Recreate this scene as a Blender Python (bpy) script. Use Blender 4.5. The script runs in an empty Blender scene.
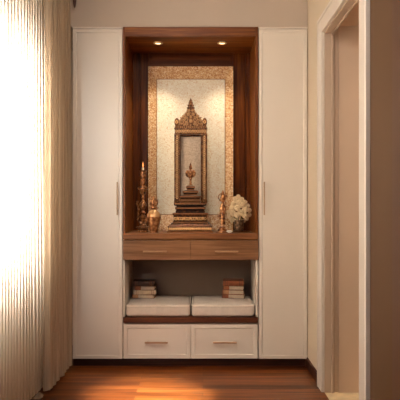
import bpy, math, random
from mathutils import Vector, Matrix, noise
random.seed(7)
C = bpy.context.scene.collection
PI = math.pi
# camera constants: cabinet fronts stand on the plane y = 0, camera 4 m in front of it
CAMD, F, VX, VY, CH = 4.0, 566.67, 203.0, 205.0, 1.1435
def X(px, d=4.0): return (px - VX) * d / F
def Z(py, d=4.0): return CH - (py - VY) * d / F

def lin(c):
    c = c / 255.0
    return c / 12.92 if c <= 0.04045 else ((c + 0.055) / 1.055) ** 2.4
def rgb(r, g, b): return (lin(r), lin(g), lin(b), 1.0)

# ------------------------------------------------------------------ mesh builder
class MB:
    def __init__(s): s.v = []; s.f = []; s.m = []
    def add(s, vs, fs, mi=0):
        o = len(s.v); s.v += [tuple(p) for p in vs]
        for f in fs: s.f.append([i + o for i in f]); s.m.append(mi)
    def box(s, x0, x1, y0, y1, z0, z1, mi=0):
        s.add([(x0,y0,z0),(x1,y0,z0),(x1,y1,z0),(x0,y1,z0),(x0,y0,z1),(x1,y0,z1),(x1,y1,z1),(x0,y1,z1)],
              [(0,3,2,1),(4,5,6,7),(0,1,5,4),(1,2,6,5),(2,3,7,6),(3,0,4,7)], mi)
    def stack(s, cx, prof, mi=0):            # prof: (half width, y front, y back, z)
        vs = []; fs = []
        for hw, yf, yb, z in prof: vs += [(cx-hw,yf,z),(cx+hw,yf,z),(cx+hw,yb,z),(cx-hw,yb,z)]
        n = len(prof)
        for k in range(n-1):
            for j in range(4):
                a = 4*k+j; b = 4*k+(j+1)%4
                fs.append((a, b, b+4, a+4))
        fs.append((3,2,1,0)); fs.append((4*n-4,4*n-3,4*n-2,4*n-1))
        s.add(vs, fs, mi)
    def lathe(s, cx, cy, prof, n=24, mi=0, flute=0, famp=0.0):   # prof: (r, z)
        vs = []; fs = []
        for r, z in prof:
            for k in range(n):
                a = 2*PI*k/n
                rr = max(r, 1e-5) * (1 + famp*math.cos(flute*a))
                vs.append((cx+rr*math.cos(a), cy+rr*math.sin(a), z))
        m = len(prof)
        for i in range(m-1):
            for k in range(n):
                a = i*n+k; b = i*n+(k+1)%n
                fs.append((a, b, b+n, a+n))
        fs.append(tuple(reversed(range(n)))); fs.append(tuple(range((m-1)*n, m*n)))
        s.add(vs, fs, mi)
    def sphere(s, c, r, n=10, mi=0, sc=(1,1,1)):
        vs = [(c[0], c[1], c[2]-r*sc[2])]; fs = []
        m = max(4, n//2)
        for i in range(1, m):
            t = -PI/2 + PI*i/m
            for k in range(n):
                a = 2*PI*k/n
                vs.append((c[0]+r*sc[0]*math.cos(t)*math.cos(a), c[1]+r*sc[1]*math.cos(t)*math.sin(a), c[2]+r*sc[2]*math.sin(t)))
        vs.append((c[0], c[1], c[2]+r*sc[2])); L = len(vs)-1
        for k in range(n): fs.append((0, 1+(k+1)%n, 1+k))
        for i in range(m-2):
            for k in range(n):
                a = 1+i*n+k; b = 1+i*n+(k+1)%n
                fs.append((a, b, b+n, a+n))
        o = 1+(m-2)*n
        for k in range(n): fs.append((o+k, o+(k+1)%n, L))
        s.add(vs, fs, mi)
    def tube(s, pts, r, n=8, mi=0, closed=False):
        P = [Vector(p) for p in pts]; m = len(P); vs = []; fs = []
        R = r if isinstance(r, (list, tuple)) else [r]*m
        up = Vector((0.13, 0.97, 0.21))
        for i in range(m):
            a = P[(i-1) % m] if closed else P[max(i-1, 0)]
            b = P[(i+1) % m] if closed else P[min(i+1, m-1)]
            t = (b-a).normalized(); u = t.cross(up)
            if u.length < 1e-4: u = t.cross(Vector((1,0,0)))
            u.normalize(); w = t.cross(u)
            for k in range(n):
                an = 2*PI*k/n
                vs.append(P[i] + (u*math.cos(an)+w*math.sin(an))*R[i])
        for i in range(m if closed else m-1):
            for k in range(n):
                a = i*n+k; b = i*n+(k+1)%n
                c = ((i+1)%m)*n+(k+1)%n; d = ((i+1)%m)*n+k
                fs.append((a, b, c, d))
        if not closed:
            fs.append(tuple(reversed(range(n)))); fs.append(tuple(range((m-1)*n, m*n)))
        s.add(vs, fs, mi)
    def ring(s, c, R, r, n=16, mi=0, axis='y'):
        pts = []
        for k in range(n):
            a = 2*PI*k/n
            pts.append((c[0]+R*math.cos(a), c[1], c[2]+R*math.sin(a)) if axis == 'y' else (c[0]+R*math.cos(a), c[1]+R*math.sin(a), c[2]))
        s.tube(pts, r, 6, mi, closed=True)
    def scroll(s, c, R, r, d=1, turns=1.6, start=0.0, mi=0):   # spiral curl in the x-z plane
        pts = []; rad = []
        N = 22
        for k in range(N+1):
            q = k/N; a = start + d*turns*2*PI*q; rr = R*(1-0.8*q)
            pts.append((c[0]+rr*math.cos(a), c[1], c[2]+rr*math.sin(a))); rad.append(r*(1-0.35*q))
        s.tube(pts, rad, 6, mi)
    def prism(s, poly, y0, y1, mi=0):        # poly of (x, z), counter-clockwise seen from -y
        n = len(poly)
        vs = [(x, y0, z) for x, z in poly] + [(x, y1, z) for x, z in poly]
        fs = [tuple(range(n)), tuple(reversed(range(n, 2*n)))]
        for i in range(n):
            j = (i+1) % n
            fs.append((j, i, i+n, j+n))
        s.add(vs, fs, mi)
    def slab(s, x0, x1, z0, z1, yf, t, rim, rec, mi=0):        # door leaf: raised rim round a sunk field
        def ringv(i, y): return [(x0+i,y,z0+i),(x1-i,y,z0+i),(x1-i,y,z1-i),(x0+i,y,z1-i)]
        vs = ringv(0, yf+t) + ringv(0, yf+.0015) + ringv(.0015, yf) + ringv(rim, yf) + ringv(rim+rec*1.2, yf+rec)
        fs = [(3,2,1,0)]
        for k in range(4):
            for j in range(4):
                a = 4*k+j; b = 4*k+(j+1)%4
                fs.append((a, b, b+4, a+4))
        fs.append((16,17,18,19))
        s.add(vs, fs, mi)
    def build(s, name, mats, parent=None, origin=None, smooth=True, bevel=0.0, angle=35, jitter=0):
        o0 = Vector(parent['_o']) if parent is not None else Vector(origin or (0,0,0))
        me = bpy.data.meshes.new(name)
        me.from_pydata([tuple(Vector(p)-o0) for p in s.v], [], s.f)
        if not isinstance(mats, (list, tuple)): mats = [mats]
        for m in mats: me.materials.append(m)
        me.polygons.foreach_set('material_index', s.m)
        me.validate(); me.update()
        if smooth:
            me.polygons.foreach_set('use_smooth', [True]*len(me.polygons))
            me.set_sharp_from_angle(angle=math.radians(angle))
        ob = bpy.data.objects.new(name, me); C.objects.link(ob)
        ob['_o'] = list(o0)
        if parent is not None: ob.parent = parent
        else: ob.location = o0
        if bevel:
            b = ob.modifiers.new('bevel', 'BEVEL'); b.width = bevel; b.segments = 2; b.limit_method = 'ANGLE'; b.angle_limit = math.radians(40)
        return ob

# a sub-part's parent sits at (0,0,0) relative to its own parent, so offsets stay those of the thing
def tag(o, label=None, cat=None, group=None, kind=None):
    if label: o['label'] = label
    if cat: o['category'] = cat
    if group: o['group'] = group
    if kind: o['kind'] = kind
    return o
def thing(name, loc, label, cat, group=None):
    o = bpy.data.objects.new(name, None); C.objects.link(o); o.location = loc; o['_o'] = list(loc)
    o.empty_display_size = 0.05
    return tag(o, label, cat, group)
def struct(name, mb, mat, **k):
    return tag(mb.build(name, mat, **k), kind='structure')

# ------------------------------------------------------------------ materials
def newmat(name):
    m = bpy.data.materials.new(name); m.use_nodes = True
    nt = m.node_tree; b = nt.nodes['Principled BSDF']
    return m, nt, b
def N(nt, t, **kw):
    n = nt.nodes.new(t)
    for k, v in kw.items():
        if k in n.inputs: n.inputs[k].default_value = v
        else: setattr(n, k, v)
    return n
def ramp(nt, stops):
    r = nt.nodes.new('ShaderNodeValToRGB'); e = r.color_ramp.elements
    e[0].position, e[0].color = stops[0]; e[1].position, e[1].color = stops[-1]
    for p, c in stops[1:-1]:
        q = e.new(p); q.color = c
    return r
def plain(name, col, rough=0.5, metal=0.0, var=0.06, nscale=6.0, bump=0.0, bscale=200.0, spec=0.5):
    m, nt, b = newmat(name)
    tc = N(nt, 'ShaderNodeTexCoord'); no = N(nt, 'ShaderNodeTexNoise', Scale=nscale, Detail=4.0)
    nt.links.new(tc.outputs['Object'], no.inputs['Vector'])
    lo = tuple(c*(1-var) for c in col[:3])+(1,); hi = tuple(min(1, c*(1+var)) for c in col[:3])+(1,)
    r = ramp(nt, [(0.3, lo), (0.7, hi)])
    nt.links.new(no.outputs['Fac'], r.inputs['Fac']); nt.links.new(r.outputs['Color'], b.inputs['Base Color'])
    b.inputs['Roughness'].default_value = rough; b.inputs['Metallic'].default_value = metal
    b.inputs['Specular IOR Level'].default_value = spec
    if bump:
        n2 = N(nt, 'ShaderNodeTexNoise', Scale=bscale, Detail=3.0); nt.links.new(tc.outputs['Object'], n2.inputs['Vector'])
        bp = N(nt, 'ShaderNodeBump', Strength=bump, Distance=0.003)
        nt.links.new(n2.outputs['Fac'], bp.inputs['Height']); nt.links.new(bp.outputs['Normal'], b.inputs['Normal'])
    return m
def wood(name, dark, mid, light, axis='Z', rough=0.42, scale=1.0):
    m, nt, b = newmat(name)
    tc = N(nt, 'ShaderNodeTexCoord'); mp = N(nt, 'ShaderNodeMapping')
    s = {'X': (1.2, 32, 32), 'Y': (32, 1.2, 32), 'Z': (32, 32, 1.2)}[axis]
    mp.inputs['Scale'].default_value = tuple(q*scale for q in s)
    nt.links.new(tc.outputs['Object'], mp.inputs['Vector'])
    a = N(nt, 'ShaderNodeTexNoise', Scale=1.0, Detail=6.0, Roughness=0.6, Distortion=0.4)
    c = N(nt, 'ShaderNodeTexNoise', Scale=4.5, Detail=3.0)
    nt.links.new(mp.outputs['Vector'], a.inputs['Vector']); nt.links.new(mp.outputs['Vector'], c.inputs['Vector'])
    mx = N(nt, 'ShaderNodeMix'); mx.inputs[0].default_value = 0.3
    nt.links.new(a.outputs['Fac'], mx.inputs[2]); nt.links.new(c.outputs['Fac'], mx.inputs[3])
    r = ramp(nt, [(0.34, dark), (0.5, mid), (0.68, light)])
    nt.links.new(mx.outputs[0], r.inputs['Fac']); nt.links.new(r.outputs['Color'], b.inputs['Base Color'])
    b.inputs['Roughness'].default_value = rough; b.inputs['Specular IOR Level'].default_value = 0.3
    bp = N(nt, 'ShaderNodeBump', Strength=0.12, Distance=0.002)
    nt.links.new(mx.outputs[0], bp.inputs['Height']); nt.links.new(bp.outputs['Normal'], b.inputs['Normal'])
    return m
def carved(name, dark, mid, light, scale=110.0, rough=0.38, metal=0.55, bump=0.6):
    m, nt, b = newmat(name)
    tc = N(nt, 'ShaderNodeTexCoord')
    v = N(nt, 'ShaderNodeTexVoronoi', Scale=scale); v.feature = 'SMOOTH_F1'
    no = N(nt, 'ShaderNodeTexNoise', Scale=scale*0.7, Detail=4.0)
    nt.links.new(tc.outputs['Object'], v.inputs['Vector']); nt.links.new(tc.outputs['Object'], no.inputs['Vector'])
    mx = N(nt, 'ShaderNodeMix'); mx.inputs[0].default_value = 0.5
    nt.links.new(v.outputs['Distance'], mx.inputs[2]); nt.links.new(no.outputs['Fac'], mx.inputs[3])
    r = ramp(nt, [(0.26, light), (0.42, mid), (0.6, dark)])
    nt.links.new(mx.outputs[0], r.inputs['Fac']); nt.links.new(r.outputs['Color'], b.inputs['Base Color'])
    b.inputs['Roughness'].default_value = rough; b.inputs['Metallic'].default_value = metal
    bp = N(nt, 'ShaderNodeBump', Strength=bump, Distance=0.004); bp.invert = True
    nt.links.new(mx.outputs[0], bp.inputs['Height']); nt.links.new(bp.outputs['Normal'], b.inputs['Normal'])
    return m
def mosaic(name, stops, scale, rough=0.45, bump=0.25):
    m, nt, b = newmat(name)
    tc = N(nt, 'ShaderNodeTexCoord')
    v = N(nt, 'ShaderNodeTexVoronoi', Scale=scale)
    nt.links.new(tc.outputs['Object'], v.inputs['Vector'])
    sep = N(nt, 'ShaderNodeSeparateColor'); nt.links.new(v.outputs['Color'], sep.inputs['Color'])
    r = ramp(nt, stops); nt.links.new(sep.outputs[0], r.inputs['Fac'])
    nt.links.new(r.outputs['Color'], b.inputs['Base Color'])
    b.inputs['Roughness'].default_value = rough
    bp = N(nt, 'ShaderNodeBump', Strength=bump, Distance=0.002); bp.invert = True
    nt.links.new(v.outputs['Distance'], bp.inputs['Height']); nt.links.new(bp.outputs['Normal'], b.inputs['Normal'])
    return m
def cloth_light(name, col, trans, clear, nscale=(60, 60, 3), dark=.93):
    m = bpy.data.materials.new(name); m.use_nodes = True; nt = m.node_tree; nt.nodes.clear()
    out = N(nt, 'ShaderNodeOutputMaterial')
    tc = N(nt, 'ShaderNodeTexCoord'); mp = N(nt, 'ShaderNodeMapping'); mp.inputs['Scale'].default_value = nscale
    no = N(nt, 'ShaderNodeTexNoise', Scale=1.0, Detail=3.0)
    nt.links.new(tc.outputs['Object'], mp.inputs['Vector']); nt.links.new(mp.outputs['Vector'], no.inputs['Vector'])
    r = ramp(nt, [(0.3, tuple(c*dark for c in col[:3])+(1,)), (0.7, col)]); nt.links.new(no.outputs['Fac'], r.inputs['Fac'])
    d = N(nt, 'ShaderNodeBsdfDiffuse'); t = N(nt, 'ShaderNodeBsdfTranslucent'); p = N(nt, 'ShaderNodeBsdfTransparent')
    nt.links.new(r.outputs['Color'], d.inputs['Color']); nt.links.new(r.outputs['Color'], t.inputs['Color'])
    m1 = N(nt, 'ShaderNodeMixShader'); m1.inputs[0].default_value = trans
    m2 = N(nt, 'ShaderNodeMixShader'); m2.inputs[0].default_value = clear
    nt.links.new(d.outputs[0], m1.inputs[1]); nt.links.new(t.outputs[0], m1.inputs[2])
    nt.links.new(m1.outputs[0], m2.inputs[1]); nt.links.new(p.outputs[0], m2.inputs[2])
    nt.links.new(m2.outputs[0], out.inputs['Surface'])
    return m
def emission(name, col, strength):
    m, nt, b = newmat(name)
    b.inputs['Base Color'].default_value = col
    b.inputs['Emission Color'].default_value = col; b.inputs['Emission Strength'].default_value = strength
    return m

WALNUT = (rgb(64,28,5), rgb(118,63,18), rgb(158,98,38))
w_z = wood('walnut_upright', *WALNUT, axis='Z')
w_x = wood('walnut_level', *WALNUT, axis='X')
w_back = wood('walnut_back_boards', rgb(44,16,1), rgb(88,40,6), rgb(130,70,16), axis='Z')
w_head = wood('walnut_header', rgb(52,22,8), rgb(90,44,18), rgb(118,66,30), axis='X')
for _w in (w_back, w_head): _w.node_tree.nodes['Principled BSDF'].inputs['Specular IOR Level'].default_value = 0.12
w_drawer = wood('walnut_drawer', rgb(88,56,34), rgb(124,84,55), rgb(156,114,80), axis='X')
w_ledge = wood('walnut_ledge', rgb(100,58,32), rgb(130,82,48), rgb(156,106,66), axis='X')
w_seat = wood('walnut_seat_board', rgb(66,32,16), rgb(92,48,26), rgb(112,64,36), axis='X')
w_base = wood('dark_wood_baseboard', rgb(34,14,8), rgb(54,24,14), rgb(72,36,20), axis='X')
w_base_y = wood('dark_wood_baseboard_side', rgb(48,20,10), rgb(72,34,18), rgb(92,46,26), axis='Y')
white = plain('cream_cabinet_paint', rgb(224,213,200), 0.38, var=0.02, nscale=3)
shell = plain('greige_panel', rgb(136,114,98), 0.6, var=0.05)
wallm = plain('warm_wall_paint', rgb(204,188,164), 0.75, var=0.03, nscale=2, bump=0.05)
wallb = plain('bulkhead_paint', rgb(190,174,158), 0.75, var=0.03, nscale=2, bump=0.05)
brown = plain('brown_near_wall', rgb(88,58,28), 0.7, var=0.05, nscale=2, bump=0.05)  # darker brown for the near stretch of the right wall
brown2 = plain('red_brown_trim', rgb(82,48,24), 0.6, var=0.05)
casing = plain('white_casing_paint', rgb(206,195,183), 0.4, var=0.02)
jamb_m = plain('jamb_paint', rgb(184,160,138), 0.5, var=0.02)
casing_lit = plain('casing_edge_painted_lit', rgb(250,240,228), 0.4, var=0.02)  # brighter copy of the casing colour, painting light onto the near edge
hallm = plain('hall_wall_paint', rgb(206,178,152), 0.7, var=0.02)
halls = plain('hall_recess_paint', rgb(206,180,154), 0.7, var=0.02)
hallf = plain('hall_floor_stone', rgb(226,202,160), 0.4, var=0.15, nscale=14)
ceilm = plain('ceiling_paint', rgb(215,200,182), 0.8, var=0.02)
brass = plain('brushed_bronze', rgb(170,138,106), 0.4, 0.2, var=0.08, nscale=30)
bronze_h = plain('pull_bar_brown', rgb(176,136,100), 0.4, 0.15, var=0.08, nscale=30)
cush = plain('linen_cushion', rgb(212,199,186), 0.9, var=0.05, nscale=40, bump=0.25, bscale=500)
scrap_m = plain('dull_beige_cloth', rgb(128,106,88), 0.95, var=0.1, nscale=40)
pipe_m = plain('cushion_piping', rgb(240,228,214), 0.9, var=0.05, nscale=40)
gold = carved('carved_gilt', rgb(58,30,14), rgb(120,76,42), rgb(180,130,82))
gold_hi = plain('gilt_relief', rgb(176,130,86), 0.36, 0.5, var=0.12, nscale=60)
gold_dk = carved('carved_dark_gilt', rgb(40,18,8), rgb(92,52,26), rgb(160,106,62), scale=140)
gold_lip = plain('gilt_lip', rgb(150,98,58), 0.36, 0.35, var=0.15, nscale=40)
relief = plain('bright_relief', rgb(222,176,120), 0.36, 0.35, var=0.2, nscale=70)
gold_tier = carved('tier_gilt', rgb(34,17,9), rgb(64,36,19), rgb(100,62,36), scale=60, bump=0.3)
brz = carved('antique_bronze', rgb(84,44,20), rgb(158,102,58), rgb(222,168,112), scale=70, bump=0.3, metal=0.45, rough=0.3)
urn_m = carved('urn_bronze', rgb(128,76,44), rgb(180,122,78), rgb(214,162,112), scale=55, bump=0.25, metal=0.55, rough=0.36)
urn_hi = plain('urn_shoulder_gilt', rgb(206,158,108), 0.32, 0.4, var=0.1, nscale=60)
niche_grey = mosaic('shrine_inner_panel', [(0.0, rgb(184,162,140)), (0.5, rgb(200,178,154)), (1.0, rgb(214,194,168))], 160, 0.6, 0.1)
mos_in = mosaic('cream_mosaic', [(0.0, rgb(226,194,150)), (0.2, rgb(240,224,194)), (0.7, rgb(246,234,208)), (1.0, rgb(252,244,224))], 150, 0.42, 0.2)
mos_bd = mosaic('orange_mosaic_border', [(0.0, rgb(178,108,58)), (0.4, rgb(210,160,106)), (0.75, rgb(226,190,142)), (1.0, rgb(238,214,176))], 150, 0.42, 0.3)
mos_edge = plain('mosaic_edge_fillet', rgb(158,112,70), 0.4, 0.3)
petal_m = plain('ivory_petals', rgb(232,208,168), 0.8, var=0.12, nscale=30)
white_p = plain('white_petal', rgb(252,246,236), 0.6, var=0.02)
stem_m = plain('green_stem', rgb(86,92,50), 0.7, var=0.2)
vase_m = carved('pewter_vase', rgb(60,42,30), rgb(112,86,64), rgb(160,130,100), scale=60, bump=0.2, metal=0.6, rough=0.35)
wax = plain('candle_wax', rgb(240,220,180), 0.5, var=0.03)
flame_m = emission('candle_flame_glow', rgb(255,160,84), 1.8)
lens_m = emission('downlight_lens', rgb(255,226,180), 2.5)
rim_m = plain('downlight_rim', rgb(226,196,150), 0.35, 0.5)
page_m = plain('book_pages', rgb(196,174,150), 0.9, var=0.15, nscale=40)
bk = [plain('book_dark_cover', rgb(64,38,26), 0.6, var=0.2, nscale=20), plain('book_rust_cover', rgb(150,84,50), 0.6, var=0.2, nscale=30),
      plain('book_tan_cover', rgb(178,128,88), 0.6, var=0.2, nscale=30), plain('book_brown_cover', rgb(104,60,38), 0.6, var=0.2, nscale=30),
      plain('book_cream_cover', rgb(206,178,146), 0.6, var=0.15, nscale=30)]
sheer = cloth_light('sheer_cream_voile', rgb(226,214,198), 0.7, 0.02)
linen = cloth_light('brown_linen', rgb(206,186,162), 0.4, 0.0, nscale=(120, 120, 1.5), dark=.72)  # dark stripes in the colour stand in for shading of the folds
rod_m = plain('dark_red_wood_rod', rgb(86,36,18), 0.4, var=0.1, nscale=20)
glass_m, _nt, _b = newmat('window_glass')
_nt.nodes.clear()
_o = N(_nt, 'ShaderNodeOutputMaterial'); _t = N(_nt, 'ShaderNodeBsdfTransparent'); _g = N(_nt, 'ShaderNodeBsdfGlossy', Roughness=0.02)
_x = N(_nt, 'ShaderNodeMixShader'); _x.inputs[0].default_value = 0.06
_nt.links.new(_t.outputs[0], _x.inputs[1]); _nt.links.new(_g.outputs[0], _x.inputs[2]); _nt.links.new(_x.outputs[0], _o.inputs['Surface'])

def floor_mat():
    m, nt, b = newmat('reddish_plank_floor')
    tc = N(nt, 'ShaderNodeTexCoord')
    br = N(nt, 'ShaderNodeTexBrick'); br.offset = 0.37; br.offset_frequency = 2; br.squash = 1.0
    br.inputs['Color1'].default_value = (0.2,0.2,0.2,1); br.inputs['Color2'].default_value = (0.8,0.8,0.8,1)
    br.inputs['Mortar'].default_value = (0,0,0,1); br.inputs['Scale'].default_value = 1.0
    br.inputs['Mortar Size'].default_value = 0.0012; br.inputs['Mortar Smooth'].default_value = 0.2
    br.inputs['Brick Width'].default_value = 1.1; br.inputs['Row Height'].default_value = 0.068
    nt.links.new(tc.outputs['Object'], br.inputs['Vector'])
    mp = N(nt, 'ShaderNodeMapping'); mp.inputs['Scale'].default_value = (1.6, 60, 1)
    nt.links.new(tc.outputs['Object'], mp.inputs['Vector'])
    no = N(nt, 'ShaderNodeTexNoise', Scale=1.0, Detail=6.0, Roughness=0.62, Distortion=0.5); nt.links.new(mp.outputs['Vector'], no.inputs['Vector'])
    mx = N(nt, 'ShaderNodeMix'); mx.inputs[0].default_value = 0.24
    sp = N(nt, 'ShaderNodeSeparateColor'); nt.links.new(br.outputs['Color'], sp.inputs['Color'])
    nt.links.new(no.outputs['Fac'], mx.inputs[2]); nt.links.new(sp.outputs[0], mx.inputs[3])
    r = ramp(nt, [(0.12, rgb(14,5,1)), (0.38, rgb(60,25,6)), (0.5, rgb(98,47,14)), (0.66, rgb(146,84,34))])
    nt.links.new(mx.outputs[0], r.inputs['Fac']); nt.links.new(r.outputs['Color'], b.inputs['Base Color'])
    b.inputs['Roughness'].default_value = 0.32; b.inputs['Specular IOR Level'].default_value = 0.3
    bp = N(nt, 'ShaderNodeBump', Strength=0.1, Distance=0.002)
    nt.links.new(mx.outputs[0], bp.inputs['Height']); nt.links.new(bp.outputs['Normal'], b.inputs['Normal'])
    return m
floor_m = floor_mat()

# ------------------------------------------------------------------ the room
WR, WL, CEIL, BACK = 0.741, -1.25, 2.75, 0.62
REAR = -4.9
D_FAR, D_NEAR, HEAD = -0.54, -1.37, 2.20      # doorway in the right wall
m = MB(); m.box(WL-.1, WR, REAR, BACK, -.06, 0); struct('floor', m, floor_m, smooth=False)
m = MB(); m.box(WL-.1, WR+.1, REAR, BACK, CEIL, CEIL+.06); struct('ceiling', m, ceilm, smooth=False)
m = MB(); m.box(WL-.1, WR+.1, BACK, BACK+.08, 0, CEIL); struct('wall_back', m, wallb, smooth=False)
m = MB(); m.box(WL, WR-.0005, 0.012, BACK-.001, 2.404, CEIL-.0005); struct('wall_back_upper', m, wallb, smooth=False)
# left wall with the window opening
WY0, WY1, WZ0, WZ1 = -1.66, -0.58, 0.80, 2.06
m = MB()
m.box(WL-.1, WL, WY1, BACK, 0, CEIL); m.box(WL-.1, WL, REAR, WY0, 0, CEIL)
m.box(WL-.1, WL, WY0, WY1, 0, WZ0); m.box(WL-.1, WL, WY0, WY1, WZ1, CEIL)
struct('wall_left', m, wallm, smooth=False)
m = MB(); wm = (WY0+WY1)/2
for y0, y1, z0, z1 in ((WY0, WY0+.05, WZ0, WZ1), (WY1-.05, WY1, WZ0, WZ1), (WY0+.05, WY1-.05, WZ0, WZ0+.05), (WY0+.05, WY1-.05, WZ1-.05, WZ1), (wm-.025, wm+.025, WZ0+.05, WZ1-.05)):
    m.box(WL-.07, WL-.02, y0, y1, z0, z1)
win = struct('window_1', m, casing, smooth=False)
m = MB(); m.box(WL-.047, WL-.043, WY0+.05, WY1-.05, WZ0+.05, WZ1-.05); m.build('pane', glass_m, win, smooth=False)
# right wall: light stretch by the cabinets, doorway, brown stretch nearer
m = MB(); m.box(WR, WR+.062, D_FAR, BACK, 0, CEIL); m.box(WR, WR+.062, D_NEAR-.02, D_FAR, HEAD, CEIL)
struct('wall_right', m, wallm, smooth=False)
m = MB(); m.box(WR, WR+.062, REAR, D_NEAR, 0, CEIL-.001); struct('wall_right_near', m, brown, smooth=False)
m = MB(); m.box(WR-.012, WR, REAR, -1.815, 0, CEIL-.001); struct('trim_2', m, brown2, smooth=False, bevel=.002)
# casing round the doorway and its lining
CW, CT = 0.12, 0.018
m = MB()
m.box(WR-CT, WR, D_FAR, D_FAR+CW, 0, HEAD+CW*.85)
m.box(WR-CT-.004, WR-CT, D_FAR+CW-.02, D_FAR+CW, 0, HEAD+CW*.85)
m.box(WR-CT, WR, D_NEAR-CW+.022, D_NEAR, 0, HEAD+CW*.85)
m.box(WR-CT, WR, D_NEAR, D_FAR, HEAD, HEAD+CW*.85)
m.box(WR-CT-.004, WR-CT, D_NEAR, D_FAR+CW-.02, HEAD+CW*.85-.02, HEAD+CW*.85)
struct('trim_1', m, casing, smooth=False, bevel=.0015)
m = MB(); m.box(WR-CT-.002, WR, D_NEAR-CW, D_NEAR-CW+.0195, 0, HEAD+CW*.85); struct('trim_4', m, casing_lit, smooth=False, bevel=.0015)
m = MB()
m.box(WR+.0005, WR+.060, D_FAR-.012, D_FAR-.0005, 0.001, HEAD-.001); m.box(WR+.04, WR+.052, D_FAR-.022, D_FAR-.012, .001, HEAD-.001)
m.box(WR+.0005, WR+.060, D_NEAR+.0005, D_FAR-.012, HEAD-.012, HEAD-.001); m.box(WR+.04, WR+.052, D_NEAR+.0005, D_FAR-.022, HEAD-.022, HEAD-.012)
struct('door_1', m, jamb_m, smooth=False, bevel=.001)
# space beyond the doorway
HX = 1.75
m = MB(); m.box(WR, HX, -2.6, D_FAR+.08, -.06, -.0005); struct('floor_hall', m, hallf, smooth=False)
m = MB(); m.box(WR+.085, HX, D_FAR-.005, D_FAR+.06, 0, 2.75); struct('wall_hall_back', m, hallm, smooth=False)
m = MB(); m.box(WR+.062, WR+.085, D_FAR+.002, D_FAR+.06, 0, 2.75); struct('trim_3', m, halls, smooth=False)
m = MB(); m.box(HX, HX+.06, -2.6, D_FAR+.08, 0, 2.75); struct('wall_hall_right', m, hallm, smooth=False)
m = MB(); m.box(WR+.062, HX, -2.6, D_FAR-.005, 2.235, 2.28); struct('ceiling_hall', m, hallm, smooth=False)
m = MB(); m.box(WR+.062, HX, -2.66, -2.6, 0, 2.75); struct('wall_hall_front', m, hallm, smooth=False)
# baseboards
m = MB(); m.box(X(72.4), X(307.6), 0.03, 0.06, 0.0005, 0.0555); struct('baseboard_back', m, w_base, smooth=False)
m = MB(); m.box(WR-.014, WR-.0003, D_FAR+CW+.0005, 0.028, 0.0005, 0.058); m.box(WR-.010, WR-.0003, D_FAR+CW+.0005, 0.028, 0.058, 0.066)
struct('baseboard_right', m, w_base_y, smooth=False, bevel=.0015)

# ------------------------------------------------------------------ cabinets
ZT, ZB = 2.40, 0.0565
def bar_handle(parent, x0, x1, z0, z1, yf, mat, vertical):
    m = MB(); t = .0045
    if vertical:
        xc = (x0+x1)/2
        m.box(xc-t, xc+t, yf-.026, yf-.017, z0, z1)
        for z in (z0+.03, z1-.03): m.box(xc-t*.7, xc+t*.7, yf-.018, yf+.002, z-t, z+t)
    else:
        zc = (z0+z1)/2
        m.box(x0, x1, yf-.026, yf-.016, zc-t*1.25, zc+t*1.25)
        for x in (x0+.02, x1-.02): m.box(x-t, x+t, yf-.017, yf+.002, zc-t*.8, zc+t*.8)
    return m.build('handle', mat, parent, bevel=.0015)
def tall(x0, x1, hx, label):
    t = thing('tall_cabinet', ((x0+x1)/2, .3, ZB), label, 'cabinet', 'tall cream cabinets either side of the altar niche')
    m = MB(); m.box(x0, x1, .0225, BACK-.005, ZB, ZT-.004); m.build('carcass', white, t, bevel=.001)
    m = MB(); m.box(x0, x1, -.002, .0225, ZT-.012, ZT); m.build('cornice', white, t, bevel=.001)
    m = MB(); m.slab(x0+.002, x1-.002, ZB+.001, ZT-.015, 0, .021, .022, .004)
    d = m.build('door', white, t, smooth=False)
    bar_handle(d, hx, hx, Z(215), Z(182), 0, brass, True)
    return t
tall(X(72.4), X(122.6), X(117.6), 'tall cream cabinet beside the curtain, vertical pull bar on its right edge')
tall(X(258.6), X(307.6), X(264), 'tall cream cabinet beside the doorway, vertical pull bar on its left edge')

# altar cabinet: walnut niche with two drawers
ND = 0.44
NX0, NX1, IX0, IX1 = X(123.1), X(258.1), X(125.2), X(255.3)
NC = Z(36.7); LT = Z(233.3); LB = Z(239.2); 
alt = thing('altar_cabinet', ((NX0+NX1)/2, .22, LB), 'walnut altar niche with lit arched shrine inside and two wooden drawers below', 'cabinet')
m = MB(); m.box(NX0, IX0, -.004, ND+.06, LT, ZT); m.build('side_panel', w_z, alt, bevel=.0015)
m = MB(); m.box(IX1, NX1, -.004, ND+.06, LT, ZT); m.build('side_panel', w_z, alt, bevel=.0015)
m = MB(); m.box(IX0, IX1, -.003, .03, NC, ZT-.0005); m.box(IX0, IX1, .03, ND+.05, NC, NC+.03); m.build('top_panel', w_x, alt, bevel=.0015)
# back boards: two uprights, a header between, plain board behind
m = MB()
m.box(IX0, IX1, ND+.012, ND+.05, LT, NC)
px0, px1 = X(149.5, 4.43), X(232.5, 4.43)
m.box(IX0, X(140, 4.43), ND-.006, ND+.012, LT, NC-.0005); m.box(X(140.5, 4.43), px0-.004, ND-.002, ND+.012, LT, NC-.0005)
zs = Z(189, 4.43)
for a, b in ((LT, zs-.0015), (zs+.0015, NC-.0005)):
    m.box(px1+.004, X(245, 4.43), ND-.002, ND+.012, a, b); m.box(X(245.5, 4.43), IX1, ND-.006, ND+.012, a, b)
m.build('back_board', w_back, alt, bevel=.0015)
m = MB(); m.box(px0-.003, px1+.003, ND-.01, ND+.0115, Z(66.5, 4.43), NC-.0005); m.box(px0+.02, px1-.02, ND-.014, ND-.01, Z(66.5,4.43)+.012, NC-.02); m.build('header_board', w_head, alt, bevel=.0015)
m = MB(); m.box(NX0-.001, NX1+.001, -.008, ND+.06, LB, LT-.0005); m.build('ledge', w_ledge, alt, bevel=.002)
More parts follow.
